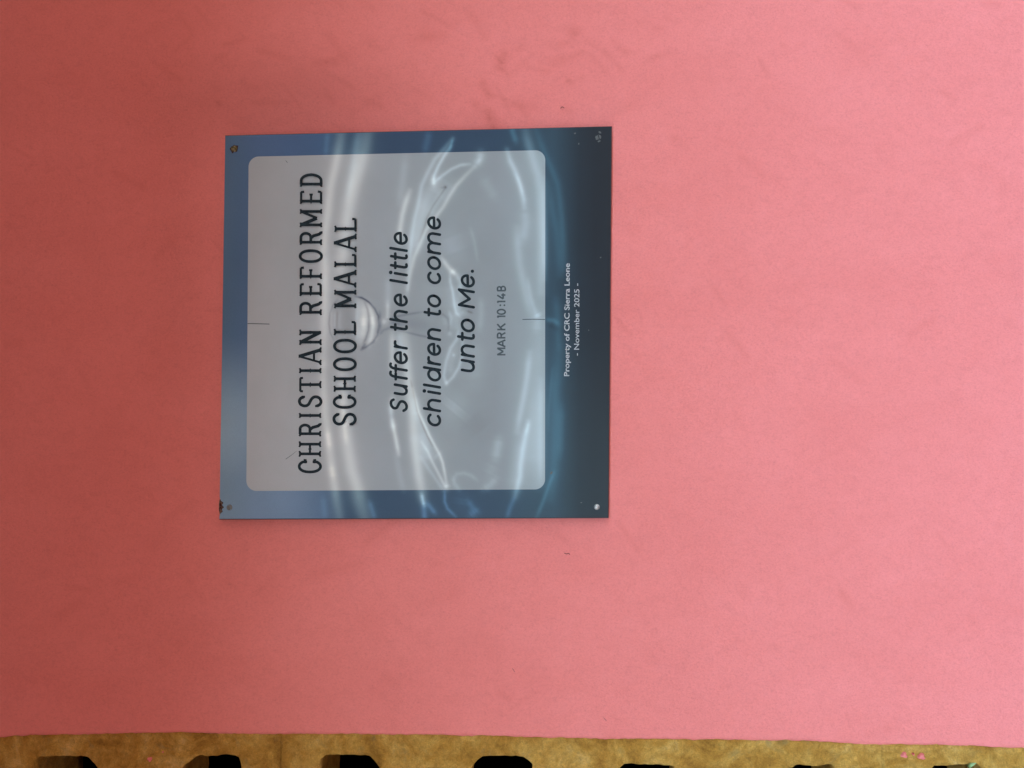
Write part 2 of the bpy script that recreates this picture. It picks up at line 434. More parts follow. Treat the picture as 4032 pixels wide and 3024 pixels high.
# ------------------------------------------------------------------ the sign
OFF = .0140                       # face of the sign in front of the wall line
C4 = [(887,535), (2406,499), (2393,2037), (864,2043)]
SGN = empty('school_sign', tuple(at(1635, 1280, OFF)))
tag(SGN, 'square blue sign with water drop print and school name screwed to the pink wall', 'sign')

def bil(cs, U, W):
    (x0,y0),(x1,y1),(x2,y2),(x3,y3) = cs
    X = (1-U)*(1-W)*x0 + U*(1-W)*x1 + U*W*x2 + (1-U)*W*x3
    Y = (1-U)*(1-W)*y0 + U*(1-W)*y1 + U*W*y2 + (1-U)*W*y3
    return X, Y
# ---- the printed picture: a water drop over ripples, drawn stroke by stroke
WARM, COOL, TEAL, BLUE = (1.0,.97,.90), (.86,.98,1.03), (.45,.85,1.0), (.55,.85,1.25)
STROKES = [ # pts, half width, strength, tint
 ([(1345,515),(1338,560),(1330,605),(1321,650),(1300,741),(1291,831),(1279,922),(1273,997),(1279,1050),(1278,1180),(1276,1290),(1271,1434)], 18, .16, WARM),
 ([(1272,1434),(1274,1530),(1279,1628),(1287,1683),(1295,1752),(1307,1850),(1318,1919),(1323,1960),(1337,2040)], 17, .15, WARM),
 ([(1290,1700),(1298,1760)], 10, .12, (1.1,.96,.80)), ([(1305,1835),(1312,1880)], 11, .10, (1.1,.96,.80)),
 ([(1448,510),(1433,590),(1421,636),(1409,681),(1391,741),(1376,801),(1361,892),(1352,982),(1345,1036),(1338,1130)], 25, .16, WARM),
 ([(1412,520),(1400,600),(1388,680),(1368,780)], 15, .09, COOL),
 ([(1343,1440),(1348,1543),(1351,1617),(1359,1697),(1370,1766),(1384,1850),(1406,1919),(1417,1974),(1437,2045)], 25, .17, WARM),
 ([(1349,1590),(1358,1690),(1364,1740)], 10, .10, (1.1,.96,.80)),
 ([(1455,1975),(1475,2040)], 10, .07, BLUE), ([(1290,525),(1282,610)], 10, .05, BLUE), ([(1272,1960),(1280,2040)], 12, .05, BLUE),
 ([(1596,620),(1585,720),(1572,800)], 16, .05, COOL),
 ([(1613,752),(1596,801),(1584,847),(1575,907),(1572,960)], 11, .17, WARM),
 ([(1530,1100),(1527,1199)], 14, .06, COOL), ([(1527,1190),(1526,1260)], 8, .12, WARM),
 ([(1544,1310),(1544,1398),(1543,1470)], 12, .13, WARM), ([(1572,1310),(1578,1400)], 14, .09, COOL),
 ([(1538,1600),(1543,1660),(1548,1690)], 9, .12, COOL), ([(1546,1655),(1552,1695),(1560,1735),(1570,1790)], 8.5, .20, WARM),
 ([(1545,1560),(1540,1620)], 12, .10, WARM), ([(1560,1790),(1575,1880),(1590,1930)], 13, .04, COOL),
 # upper wing
 ([(1783,545),(1748,587),(1712,627),(1683,681),(1660,731),(1646,807),(1632,862),(1620,937),(1614,1018),(1606,1108),(1602,1180)], 9, .10, COOL),
 ([(1783,548),(1778,565),(1770,590)], 5, .10, TEAL),
 ([(1776,575),(1750,612),(1727,652),(1710,690),(1706,715)], 7, .15, COOL), ([(1705,700),(1709,730)], 9, .14, WARM),
 ([(1706,722),(1741,692),(1777,666),(1814,650),(1850,646)], 6, .11, COOL),
 ([(1893,600),(1890,625),(1873,650)], 15, .11, COOL), ([(1890,625),(1884,640)], 8, .06, WARM),
 ([(1870,655),(1832,692),(1796,731),(1770,771),(1745,815),(1720,848),(1690,890),(1676,909),(1655,960),(1632,1010),(1616,1080),(1606,1140)], 8, .12, WARM),
 ([(1680,760),(1662,830),(1645,900),(1630,980)], 24, .08, COOL), ([(1730,690),(1700,760)], 24, .06, COOL), ([(1740,760),(1690,850)], 15, .06, COOL),
 ([(1738,740),(1755,738),(1705,811),(1683,854),(1668,905),(1650,950)], 4, -.07, COOL), ([(1750,738),(1757,734)], 6, -.08, COOL),
 # lower wing
 ([(1592,1310),(1600,1398),(1604,1452),(1611,1524),(1620,1590),(1627,1655),(1629,1711),(1634,1766),(1642,1822),(1650,1877),(1659,1927),(1664,1960)], 19, .17, WARM),
 ([(1640,1600),(1660,1680),(1672,1740),(1680,1790)], 22, .08, COOL), ([(1632,1560),(1640,1640)], 16, .08, COOL),
 ([(1625,1530),(1650,1628),(1673,1675),(1691,1716),(1713,1757),(1731,1789),(1743,1822),(1751,1863),(1759,1910)], 6, .17, WARM),
 ([(1618,1500),(1643,1620),(1664,1675),(1682,1716),(1704,1757)], 3.5, -.10, COOL),
 ([(1660,1740),(1684,1777),(1701,1816),(1723,1858),(1745,1902),(1757,1922)], 6, .12, WARM), ([(1757,1908),(1760,1922)], 11, .12, WARM),
 ([(1658,1800),(1690,1850),(1725,1900),(1745,1930)], 7, .06, COOL), ([(1715,1790),(1725,1800)], 20, .05, COOL),
 ([(1660,1945),(1665,1972),(1670,1990)], 7, .28, (1,1,1)), ([(1668,1985),(1672,2045)], 10, .09, BLUE), ([(1680,1978),(1697,2000),(1714,2022)], 9, .08, BLUE),
 ([(1751,1930),(1751,1975),(1762,2003),(1795,2035)], 6, .08, BLUE),
 # bowl under the drop
 ([(1806,1300),(1799,1335),(1774,1371),(1756,1425),(1747,1480),(1756,1510)], 7, .10, COOL),
 ([(1757,1512),(1785,1483),(1806,1447),(1821,1400),(1822,1340)], 6, .10, COOL), ([(1757,1500),(1760,1513)], 7, .08, WARM),
 ([(1790,1370),(1775,1430),(1772,1470)], 14, .05, COOL), ([(1785,1395),(1788,1402)], 5, .08, COOL),
 ([(1738,1015),(1763,1050),(1780,1070),(1797,1082)], 9, .15, WARM), ([(1779,1062),(1788,1075)], 8, .13, WARM),
 ([(1772,1075),(1773,1110),(1783,1150),(1789,1200),(1796,1232),(1810,1245)], 6, .11, COOL),
 ([(1800,1085),(1812,1110),(1815,1160)], 9, .09, COOL), ([(1800,1180),(1808,1230),(1830,1232)], 11, .06, COOL),
 ([(1840,1225),(1860,1232)], 4, -.07, COOL), ([(1768,1225),(1776,1250),(1772,1290)], 6, .06, COOL), ([(1766,1308),(1776,1320)], 8, .06, COOL),
 ([(1893,1180),(1895,1237),(1888,1300)], 12, .04, COOL), ([(1853,898),(1868,952),(1880,1024)], 7, .028, COOL),
 ([(1775,1620),(1800,1590)], 46, .065, COOL), ([(1765,930),(1790,1000)], 46, .045, (.85,.92,1.1)), ([(1690,1480),(1730,1540)], 36, .045, COOL),
 ([(1860,1350),(1870,1500)], 40, .03, COOL), ([(1700,1100),(1680,1300)], 40, .02, COOL), ([(1900,700),(1950,780)], 20, .03, COOL),
 # ripples on the right
 ([(1996,590),(2009,634),(2026,668),(2040,705),(2051,740),(2062,785),(2064,815)], 11, .13, COOL), ([(2034,690),(2048,725),(2058,765)], 7, .06, (1,1,1)),
 ([(2014,505),(2022,530),(2032,560)], 11, .06, TEAL),
 ([(2067,830),(2070,880),(2060,950)], 18, .07, COOL), ([(2035,900),(2038,960),(2046,1042),(2060,1110),(2076,1180),(2092,1240)], 16, .07, COOL),
 ([(2078,1100),(2090,1170),(2112,1240)], 9, .05, COOL), ([(2112,1235),(2120,1250)], 14, .12, COOL), ([(2115,1262),(2112,1300)], 16, .05, COOL),
 ([(2068,510),(2075,545),(2088,590),(2102,640),(2118,690),(2126,750),(2130,830),(2134,940),(2132,1050),(2130,1150)], 18, .085, COOL), ([(2140,700),(2144,1100)], 9, .06, COOL),
 ([(2110,510),(2128,560),(2148,610),(2172,665),(2194,720),(2205,790),(2212,860),(2218,960),(2220,1060)], 13, .035, TEAL),
 ([(2160,720),(2175,830),(2190,900),(2200,990),(2206,1080)], 16, .03, TEAL), ([(2190,1180),(2196,1260),(2200,1371)], 14, .03, TEAL),
 ([(2150,1258),(2180,1262),(2200,1275)], 9, .05, TEAL), ([(2160,1278),(2185,1290),(2200,1300)], 10, -.015, TEAL),
 ([(2204,1371),(2186,1534),(2188,1640),(2186,1739),(2183,1850),(2167,1960)], 22, .045, TEAL), ([(2175,1450),(2160,1620),(2160,1700)], 5, .02, TEAL),
 ([(2181,1860),(2165,1900),(2139,1974),(2112,2040)], 7, .05, TEAL), ([(2210,1600),(2205,1800)], 14, .03, TEAL),
 ([(2085,1390),(2080,1440),(2074,1490),(2062,1560),(2046,1640),(2036,1700)], 13, .10, COOL),
 ([(2081,1660),(2070,1711),(2058,1772),(2050,1830),(2047,1877),(2036,1925),(2028,1955)], 11, .12, COOL), ([(2082,1665),(2072,1705)], 7, .08, (.95,1.04,1.0)),
 ([(2055,1720),(2040,1850),(2030,1920)], 26, .07, COOL), ([(2100,1560),(2095,1700),(2090,1850)], 34, .05, COOL), ([(2130,1500),(2128,1900)], 14, .06, COOL),
 ([(2028,1955),(2009,1996),(1996,2040)], 9, .05, BLUE),
 ([(1964,1730),(1958,1765),(1952,1805)], 17, .08, COOL), ([(1953,1885),(1930,1910),(1905,1926)], 14, .06, COOL), ([(1945,1830),(1925,1870)], 26, .03, COOL),
 ([(1786,1885),(1800,1866),(1828,1863),(1855,1872),(1880,1892)], 8, .04, COOL), ([(1784,1880),(1790,1905),(1808,1928)], 9, .06, COOL),
 ([(1842,1970),(1862,2000),(1885,2018)], 11, .045, BLUE), ([(1850,2030),(1870,2015)], 15, .05, BLUE), ([(1820,1960),(1815,1990)], 26, .02, BLUE),
 ([(1690,520),(1672,600)], 14, .04, BLUE), ([(1850,1640),(1900,1700)], 50, -.02, COOL),
 ([(1650,1700),(1680,1820)], 34, .07, COOL), ([(1690,780),(1650,900),(1620,1000)], 34, .06, COOL), ([(1780,720),(1730,780)], 26, .04, COOL),
 ([(1780,1120),(1790,1220)], 34, .05, COOL), ([(1300,1000),(1300,1400)], 40, .02, COOL), ([(1390,600),(1365,950)], 36, .03, COOL), ([(2118,1300),(2120,1900)], 30, .04, COOL), ([(1790,1230),(1800,1300)], 22, .05, COOL),
]
DROP = [ # marks inside and round the drop
 ([(1432,1195),(1436,1240),(1433,1290),(1425,1340)], 17, .17, WARM), ([(1430,1250),(1432,1285)], 11, .12, (1.1,.97,.82)),
 ([(1452,1200),(1466,1240),(1470,1280),(1462,1330),(1450,1360)], 10, .17, WARM), ([(1462,1245),(1470,1280)], 10, .10, (1.1,.97,.85)),
 ([(1408,1180),(1406,1260),(1404,1340)], 12, .10, COOL),
 ([(1436,1190),(1448,1220),(1453,1255),(1451,1300),(1440,1335),(1430,1352)], 4.5, -.12, WARM),
 ([(1398,1168),(1425,1172),(1452,1190),(1475,1215),(1490,1245),(1492,1280)], 4, -.13, WARM), ([(1412,1170),(1440,1180),(1462,1198)], 3.5, -.08, WARM),
 ([(1492,1285),(1486,1320),(1470,1345),(1448,1362),(1422,1378)], 4.5, -.14, WARM), ([(1440,1352),(1424,1372)], 4, -.10, WARM),
 ([(1490,1310),(1476,1342)], 7, .07, WARM),
 ([(1330,1178),(1312,1200),(1299,1235),(1295,1275),(1300,1310),(1315,1340)], 3.5, -.09, WARM), ([(1350,1160),(1380,1155)], 4, -.05, WARM),
 ([(1306,1215),(1303,1270),(1308,1315)], 6, .05, WARM), ([(1319,1230),(1318,1290)], 4, .05, COOL), ([(1328,1225),(1326,1290)], 4, -.05, COOL),
 ([(1340,1225),(1334,1275),(1342,1300)], 7, .03, COOL), ([(1370,1200),(1372,1320)], 26, -.03, COOL), ([(1396,1180),(1396,1370)], 4, -.02, COOL),
 ([(1495,1225),(1499,1262),(1497,1300)], 5, -.06, WARM), ([(1505,1262),(1520,1270)], 11, .12, WARM), ([(1494,1318),(1510,1300),(1530,1293)], 5, -.05, WARM),
 ([(1520,1259),(1560,1247),(1602,1238),(1667,1228)], 4, -.06, WARM), ([(1529,1291),(1584,1304),(1656,1322),(1690,1328)], 4, -.06, WARM),
 ([(1550,1275),(1620,1277),(1700,1278)], 30, -.035, WARM), ([(1540,1272),(1575,1274)], 8, -.05, WARM),
 ([(1700,1228),(1745,1238),(1764,1255),(1769,1280),(1764,1305)], 5, -.045, COOL), ([(1748,1250),(1755,1280)], 10, .03, COOL),
]
def lum_field(X, Y):
    """added light of the strokes, rgb"""
    out = np.zeros(X.shape+(3,))
    indrop = np.clip((1-((X-1395)/101)**2-((Y-1270)/108)**2)*8, 0, 1)
    for L, dropset in ((STROKES, False), (DROP, True)):
        if dropset: out *= (1-.75*indrop[..., None])
        for pts, wd, a, tint in L:
            xs_ = [p[0] for p in pts]; ys_ = [p[1] for p in pts]; m = wd*4
            sel = (X > min(xs_)-m) & (X < max(xs_)+m) & (Y > min(ys_)-m) & (Y < max(ys_)+m)
            if not sel.any(): continue
            D, T = seg_dist(X[sel], Y[sel], pts)
            endf = .45+.55*np.clip(np.minimum(T, 1-T)*6, 0, 1)
            g = a*np.exp(-(D/wd)**2)*endf
            out[sel] += (.84*g + .18*a*np.exp(-(D/(wd*2.0))**2)*endf)[:, None]*np.array(tint)
    return out
def smooth(t): t = np.clip(t, 0, 1); return t*t*(3-2*t)
def border_col(X, Y):
    xs_ = [870, 1000, 1150, 1260, 1330, 1400, 1550, 1750, 1950, 2100, 2180, 2230, 2280, 2340, 2400]
    cl = np.array([lin(*c) for c in [(72,94,116),(70,90,120),(66,86,118),(60,82,112),(50,71,94),(44,64,86),(40,58,80),(37,55,75),(35,53,71),(36,55,68),(35,54,66),(29,44,54),(21,31,39),(18,24,31),(20,25,31)]])
    base = np.stack([np.interp(X, xs_, cl[:, i]) for i in range(3)], -1)
    lo = smooth((Y-1300)/300)*smooth((1420-X)/320)                    # paler print low on the left
    base += lo[..., None]*np.array([.085,.105,.115])
    lo2 = np.exp(-((Y-1700)/150)**2)*smooth((1150-X)/250); base += lo2[..., None]*np.array([.04,.045,.035])
    mid = smooth((Y-1100)/800)*smooth((X-1350)/200); base += mid[..., None]*np.array([.010,.014,.014])
    return base
def grain(X, Y):
    q = np.zeros(X.shape); r = np.random.default_rng(5)
    for k in range(10):
        a = r.uniform(-.35, .35)+math.pi/2*(k % 2 == 0)*.3; f = r.uniform(.006, .03)
        q += np.sin(f*(X*math.cos(a)+Y*math.sin(a)*.5)+r.uniform(0, 6.28)+1.5*np.sin(Y*.006+k))
    return q/10
def bg_print(X, Y, shadow=True):
    c = border_col(X, Y)*(1+.10*grain(X, Y)[..., None])
    L = lum_field(X, Y)
    return np.clip(c + L*np.array([.64,.88,.99])*1.12, .004, 1)
def panel_print(X, Y):
    xs_ = [960, 1300, 1500, 1800, 1950, 2150]
    cl = np.array([lin(*c) for c in [(146,145,148),(146,145,148),(138,139,143),(127,129,131),(124,125,127),(131,136,138)]])
    base = np.stack([np.interp(X, xs_, cl[:, i]) for i in range(3)], -1)
    k = smooth((Y-600)/1300)
    base *= (1+.16*k*smooth((1500-X)/500))[..., None]
    base *= (1+.05*grain(X, Y))[..., None]
    L = lum_field(X, Y)
    return np.clip(base + L*np.array([1.0,1.0,1.0])*1.15, .02, .95)
GAIN = np.array([1.38, 1.53, 1.53])
def paint(o, fn, P):
    X, Y = px(P)
    c = np.concatenate([np.clip(fn(X, Y)*GAIN, 0, .9), np.ones(X.shape+(1,))], -1).astype(np.float32)
    a = o.data.attributes.new('print', 'FLOAT_COLOR', 'POINT'); a.data.foreach_set('color', c.ravel())

PC = [(979,617), (2147,591), (2146,1927), (970,1933)]         # pale rounded panel
N = 470
u = np.linspace(0, 1, N); U, W_ = np.meshgrid(u, u, indexing='ij')
X, Y = bil(C4, U, W_)
# bite out of the top edge near the low left corner
ch = np.exp(-(((Y-1995)/26.)**4))*(U < .03)
X = X + ch*(1-U/.03)*(13+4*np.sin(Y*.35))
P = at(X, Y, OFF)
idx = np.arange(N*N).reshape(N, N)
Fq = np.stack([idx[:-1,:-1], idx[1:,:-1], idx[1:,1:], idx[:-1,1:]], -1).reshape(-1, 4)
cxm = X.ravel()[Fq].mean(1); cym = Y.ravel()[Fq].mean(1)
keep = ~((cxm > 1030) & (cxm < 2090) & (cym > 670) & (cym < 1870))
Fq = Fq[keep]; used = np.unique(Fq); remap = -np.ones(N*N, int); remap[used] = np.arange(len(used))
Pu = P.reshape(-1, 3)[used]
face = mesh_np('printed_face', Pu, remap[Fq], pr.m); paint(face, bg_print, Pu)
# rounded panel
nu, nv = 400, 440
U, W_ = np.meshgrid(np.linspace(0,1,nu), np.linspace(0,1,nv), indexing='ij')
ww, hh, R_ = 1172., 1326., 40.
A, B_ = U*ww, W_*hh
ax = np.clip(A, R_, ww-R_); by = np.clip(B_, R_, hh-R_); dx, dy = A-ax, B_-by; d = np.hypot(dx, dy)
mx = np.maximum(np.abs(dx), np.abs(dy)); sc_ = np.where(d > 1e-6, mx/np.maximum(d, 1e-6), 1)
A, B_ = ax+dx*sc_, by+dy*sc_
X, Y = bil(PC, A/ww, B_/hh)
P = at(X, Y, OFF+.00025).reshape(-1, 3)
idx = np.arange(nu*nv).reshape(nu, nv)
Fq = np.stack([idx[:-1,:-1], idx[1:,:-1], idx[1:,1:], idx[:-1,1:]], -1).reshape(-1, 4)
panel = mesh_np('pale_panel', P, Fq, pr.m); paint(panel, panel_print, P)
# board behind the print
def outline(inset, bite=14):
    pts = []
    Q4 = [(C4[0][0], C4[0][1]-1.5), (C4[1][0]+3.5, C4[1][1]-1.5), (C4[2][0]+3.5, C4[2][1]+3), (C4[3][0], C4[3][1]+3)]  # widened, most at right and bottom, so the painted shadow line shows
    for i in range(4):
        a, b = Q4[i], Q4[(i+1) % 4]
        if i == 3:
            for k in range(60):
                t = k/60; x = a[0]+(b[0]-a[0])*t; y = a[1]+(b[1]-a[1])*t
                pts.append((x+math.exp(-(((y-1995)/26.)**4))*(bite+4*math.sin(y*.35)), y))
        else: pts += [a]
    return pts
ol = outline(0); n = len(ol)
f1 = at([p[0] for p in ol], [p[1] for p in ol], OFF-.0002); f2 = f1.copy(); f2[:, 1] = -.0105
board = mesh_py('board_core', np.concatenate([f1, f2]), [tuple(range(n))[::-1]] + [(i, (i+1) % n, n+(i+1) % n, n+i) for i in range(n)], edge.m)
# exposed, splintered core in the bite
V = []; F = []
ys = np.linspace(1966, 2026, 13)
for i, y in enumerate(ys):
    k = math.exp(-(((y-1995)/26.)**4))
    V += [at(866-4*k, y, OFF-.0035), at(866+(8+3*math.sin(i*2.1))*k, y+3*math.sin(i*1.3), OFF-.0012), at(866+17*k, y, OFF-.0016)]
for i in range(12):
    for j in (0, 1): a = i*3+j; F.append((a, a+3, a+4, a+1))
chip = mesh_py('chipped_edge', V, F, chipm.m); tag(chip, 'dark splintered chip in the edge of the board')

# ---- screws
def screw(x, y, r, mat, slot_ang, domed=.0012, squash=1.0):
    V = []; F = []; n = 20; c = Vector(at(x, y, OFF)); R = r
    for (rr, hh_) in ((1.0, -.0004), (1.0, .0006*domed/.0012), (.8, domed), (.45, domed*1.25), (0.12, domed*1.3)):
        for i in range(n):
            a = 2*math.pi*i/n
            lx, lz = rr*R*math.cos(a), rr*R*math.sin(a)*squash
            h = hh_
            s = abs(-lx*math.sin(slot_ang)+lz*math.cos(slot_ang)); 
            if s < R*.22 and rr < .95: h -= .0009
            V.append((c.x+lx, c.y-h, c.z+lz))
    for k in range(4):
        for i in range(n): F.append((k*n+i, k*n+(i+1) % n, (k+1)*n+(i+1) % n, (k+1)*n+i))
    F.append(tuple(range(4*n, 5*n)))
    return mesh_py('screw', V, F, mat)
s1 = screw(923, 586, .0032, rust.m, 1.1, .0010); s1['label'] = 'rusty screw in a worn hole'
s2 = screw(904, 1998, .0030, dull.m, .4, .0008); s2['label'] = 'dull grey screw beside the chip'
s3 = screw(2350, 1996, .0028, steel.m, 2.3, .0015); s3['label'] = 'bright screw with a slanting slot'
s4 = screw(2358, 540, .0024, dust.m, .2, .0005); s4['label'] = 'dusty screw in the dark corner'
parts = [face, panel, board, chip, s1, s2, s3, s4]
def blob(name, x, y, rx, ry, mat, h=.0003, ph=0):
    V = []; n = 12
    for i in range(n):
        a = 2*math.pi*i/n; k = 1+.28*math.sin(2*a+ph)+.18*math.sin(5*a+ph*2)
        V.append(at(x+rx*k*math.cos(a), y+ry*k*math.sin(a), OFF+.0001))
    V.append(at(x, y, OFF+h)); return mesh_py(name, V, [(i, (i+1) % n, n) for i in range(n)], mat)
for q in ((2349,543,6,7), (2362,521,6,4), (2359,556,5,4), (2264,525,3.2,4), (2279,566,3,3), (2171,1862,5,5.5), (2289,1979,3,3), (2365,1014,2.5,3), (2318,1300,2,2)):
    parts.append(blob('dust_speck', *q, dust.m, ph=q[0]))
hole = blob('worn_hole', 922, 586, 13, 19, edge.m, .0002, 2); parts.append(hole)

# ---- lettering: every glyph drawn with strokes, as the sign painter's font has them
class Pen:
    def __init__(s, off): s.V = []; s.F = []; s.k = 0; s.off = off
    def stroke(s, pts, w0, cap=True, w1=None):
        """pts in photo px; w half width px"""
        P = [np.array(p, float) for p in pts]; n = len(P); o = s.off + s.k*6e-6; s.k += 1
        w1 = w0 if w1 is None else w1
        L = []; Rr = []
        for i in range(n):
            t = P[min(i+1, n-1)]-P[max(i-1, 0)]; t /= (np.hypot(*t)+1e-9); nr = np.array([-t[1], t[0]])
            wd = w0+(w1-w0)*i/max(1, n-1); L.append(P[i]+nr*wd); Rr.append(P[i]-nr*wd)
        b = len(s.V); pp = []
        for a, c_ in zip(L, Rr): pp += [a, c_]
        if cap:
            for (pt, tdir, wd) in ((P[0], P[0]-P[1], w0), (P[-1], P[-1]-P[-2], w1)):
                a0 = math.atan2(tdir[1], tdir[0]); m = len(pp)
                for j in range(7): a = a0-math.pi/2+math.pi*j/6; pp.append(pt+wd*np.array([math.cos(a), math.sin(a)]))
        pp = np.array(pp); W = at(pp[:, 0], pp[:, 1], o); s.V += [tuple(v) for v in W]
        for i in range(n-1): s.F.append((b+2*i, b+2*i+2, b+2*i+3, b+2*i+1))
        if cap:
            s.F.append(tuple(b+2*n+j for j in range(7))); s.F.append(tuple(b+2*n+7+j for j in range(7)))
    def dot(s, x, y, r):
        b = len(s.V); a = np.linspace(0, 2*math.pi, 14, endpoint=False)
        W = at(x+r*np.cos(a), y+r*np.sin(a), s.off+s.k*6e-6); s.k += 1
        s.V += [tuple(v) for v in W]; s.F.append(tuple(range(b, b+14)))
    def build(s, name, mat): return mesh_py(name, s.V, s.F, mat)

def arc(cx, cy, rx, ry, a0, a1, n=18):
    return [(cx+rx*math.cos(math.radians(a0+(a1-a0)*i/n)), cy+ry*math.sin(math.radians(a0+(a1-a0)*i/n))) for i in range(n+1)]

# glyphs in a unit cell: x to the right 0..1, y up 0..1 (cap height); strokes: points, weight factor; 'sp' = spur, 'sf' = serif
def heading_glyph(ch):
    S_ = []           # (points, weight)
    def st(x, y0=0., y1=1.): S_.append(([(x, y0), (x, y1)], 1.0, 0))
    def sf(x, y, w_=.16, up=0):
        w_ *= 1.25; e = -1 if y > .5 else 1
        S_.append(([(x-w_, y), (x-w_*.5, y+.03*e), (x+w_*.5, y+.03*e), (x+w_, y)], .68, 0)); S_.append(([(x-w_*.55, y+.05*e), (x, y+.09*e), (x+w_*.55, y+.05*e)], .5, 0))
    def sp(x, y=.5, w_=.13): S_.append(([(x-w_*1.25, y), (x, y+.001), (x+w_*1.25, y)], .75, 1))
    q = .14
    if ch == 'I': st(.5); sf(.5, 1, .42); sf(.5, 0, .42); sp(.5, .5, .38)
    elif ch == 'H':
        st(q+.02); st(1-q-.02); S_.append(([(q, .5), (1-q, .5)], .8, 0)); S_.append(([(.38, .5), (.5, .5), (.62, .5)], 1.25, 1))
        for x in (q+.02, 1-q-.02): sf(x, 1); sf(x, 0); 
    elif ch == 'T': st(.5); S_.append(([(.04, .965), (.96, .965)], .8, 0)); sf(.5, 0, .2); sp(.5, .5, .15); S_.append(([(.04, .98), (.02, .84)], .75, 0)); S_.append(([(.96, .98), (.98, .84)], .75, 0))
    elif ch == 'L': st(q+.06); S_.append(([(q, .035), (.95, .035)], .8, 0)); S_.append(([(.94, .03), (.96, .19)], .8, 0)); sf(q+.06, 1, .19); sf(q+.0, 0, .12); sp(q+.06)
    elif ch in 'EF':
        st(q+.06); S_.append(([(q, .965), (.92, .965)], .8, 0)); S_.append(([(.91, .97), (.94, .82)], .8, 0))
        S_.append(([(q, .5), (.70, .5)], .8, 0)); S_.append(([(.72, .42), (.72, .58)], .7, 0)); sf(q, 1, .12); sp(q+.03, .5, .15)
        if ch == 'E': S_.append(([(q, .035), (.92, .035)], .8, 0)); S_.append(([(.91, .03), (.96, .19)], .8, 0)); sf(q, 0, .12)
        else: sf(q+.06, 0, .19)
    elif ch == 'N':
        st(q+.02); st(1-q-.02); S_.append(([(q, .97), (1-q, .03)], 1.25, 0)); sf(q, 1, .14); sf(q+.02, 0); sf(1-q-.02, 1); sp(q+.02, .5, .1); sp(1-q-.02, .5, .1)
    elif ch == 'M':
        st(.10); st(.90); S_.append(([(.10, .97), (.5, .22)], 1.2, 0)); S_.append(([(.90, .97), (.5, .22)], .9, 0))
        for x in (.10, .90): sf(x, 0, .11); sf(x, 1, .11); sp(x, .5, .07)
    elif ch == 'A':
        S_.append(([(.10, .0), (.48, 1.0)], .75, 0)); S_.append(([(.90, .0), (.50, 1.0)], 1.2, 0)); S_.append(([(.25, .33), (.75, .33)], .8, 0))
        sf(.11, 0, .13); sf(.89, 0, .13); S_.append(([(.40, 1.0), (.60, 1.0)], .8, 0)); sp(.5, .33, .08); sp(.30, .5, .06); sp(.72, .5, .06)
    elif ch in 'OCD':
        if ch == 'O': S_.append(([(.5+.42*math.cos(a), .5+.5*math.copysign(abs(math.sin(a))**.85, math.sin(a))) for a in np.linspace(0, 2*math.pi, 37)], 1.0, 0)); sp(.08, .5, .09); sp(.92, .5, .09)
        if ch == 'C':
            S_.append(([(.52+.43*math.cos(a), .5+.5*math.copysign(abs(math.sin(a))**.85, math.sin(a))) for a in np.linspace(.55, 2*math.pi-.55, 33)], 1.0, 0)); sp(.09, .5, .09)
            S_.append(([(.91, .66), (.93, .80)], 1.5, 0)); S_.append(([(.91, .34), (.93, .20)], 1.5, 0)); S_.append(([(.78,.66),(.97,.66)], .5, 0)); S_.append(([(.78,.34),(.97,.34)], .5, 0))
        if ch == 'D':
            st(q+.04); S_.append(([(q, .965), (.45, .965)] + [(.45+.45*math.sin(a), .5+.465*math.cos(a)) for a in np.linspace(0, math.pi, 20)] + [(.45, .035), (q, .035)], 1.0, 0))
            sf(q, 1, .13); sf(q, 0, .13); sp(q+.04, .5, .09); sp(.92, .5, .09)
    elif ch == 'R':
        st(q+.04); S_.append(([(q, .965), (.55, .965)] + [(.55+.30*math.sin(a), .735+.23*math.cos(a)) for a in np.linspace(0, math.pi, 16)] + [(.55, .505), (q, .505)], 1.0, 0))
        S_.append(([(.50, .5), (.66, .38), (.78, .12), (.92, .02), (1.0, .03)], 1.1, 0)); sf(q, 1, .12); sf(q+.04, 0, .17); sp(q+.04, .5, .1)
    elif ch == 'S':
        pts = [(.88,.80),(.80,.92),(.62,.995),(.42,.995),(.22,.93),(.11,.79),(.14,.65),(.28,.56),(.5,.50),(.72,.43),(.87,.33),(.89,.19),(.78,.065),(.56,.0),(.36,.005),(.18,.08),(.10,.2)]
        S_.append((catmull(pts), 1.05, 0)); S_.append(([(.90,.74),(.90,.90)], .8, 0)); S_.append(([(.09,.10),(.09,.27)], .8, 0))
    return S_
def catmull(p, m=4):
    o = []; P_ = [p[0]]+list(p)+[p[-1]]
    for i in range(1, len(P_)-2):
        a, b, c_, d_ = [np.array(P_[i+k], float) for k in (-1, 0, 1, 2)]
        for j in range(m):
            t = j/m; o.append(tuple(.5*((2*b)+(-a+c_)*t+(2*a-5*b+4*c_-d_)*t*t+(-a+3*b-3*c_+d_)*t**3)))
    o.append(tuple(p[-1])); return o
def heading(pen, text, tops, xb, wgt):
    """tops: (y_low, y_high) per letter, i.e. left and right end in reading direction; xb(y) -> (baseline x, cap x)"""
    for ch, (ya, yb) in zip(text, tops):
        for pts, wf, spur in heading_glyph(ch):
            Q = []
            for (gx, gy) in pts:
                y = ya+(yb-ya)*gx; b, c_ = xb(y); Q.append((b+(c_-b)*gy, y))
            if spur: # a little pointed swelling
                m = Q[len(Q)//2]; pen.stroke([Q[0], m], wgt*.12, False, wgt*wf*1.1); pen.stroke([m, Q[-1]], wgt*wf*1.1, False, wgt*.12)
            else: pen.stroke(Q, wgt*wf, False)

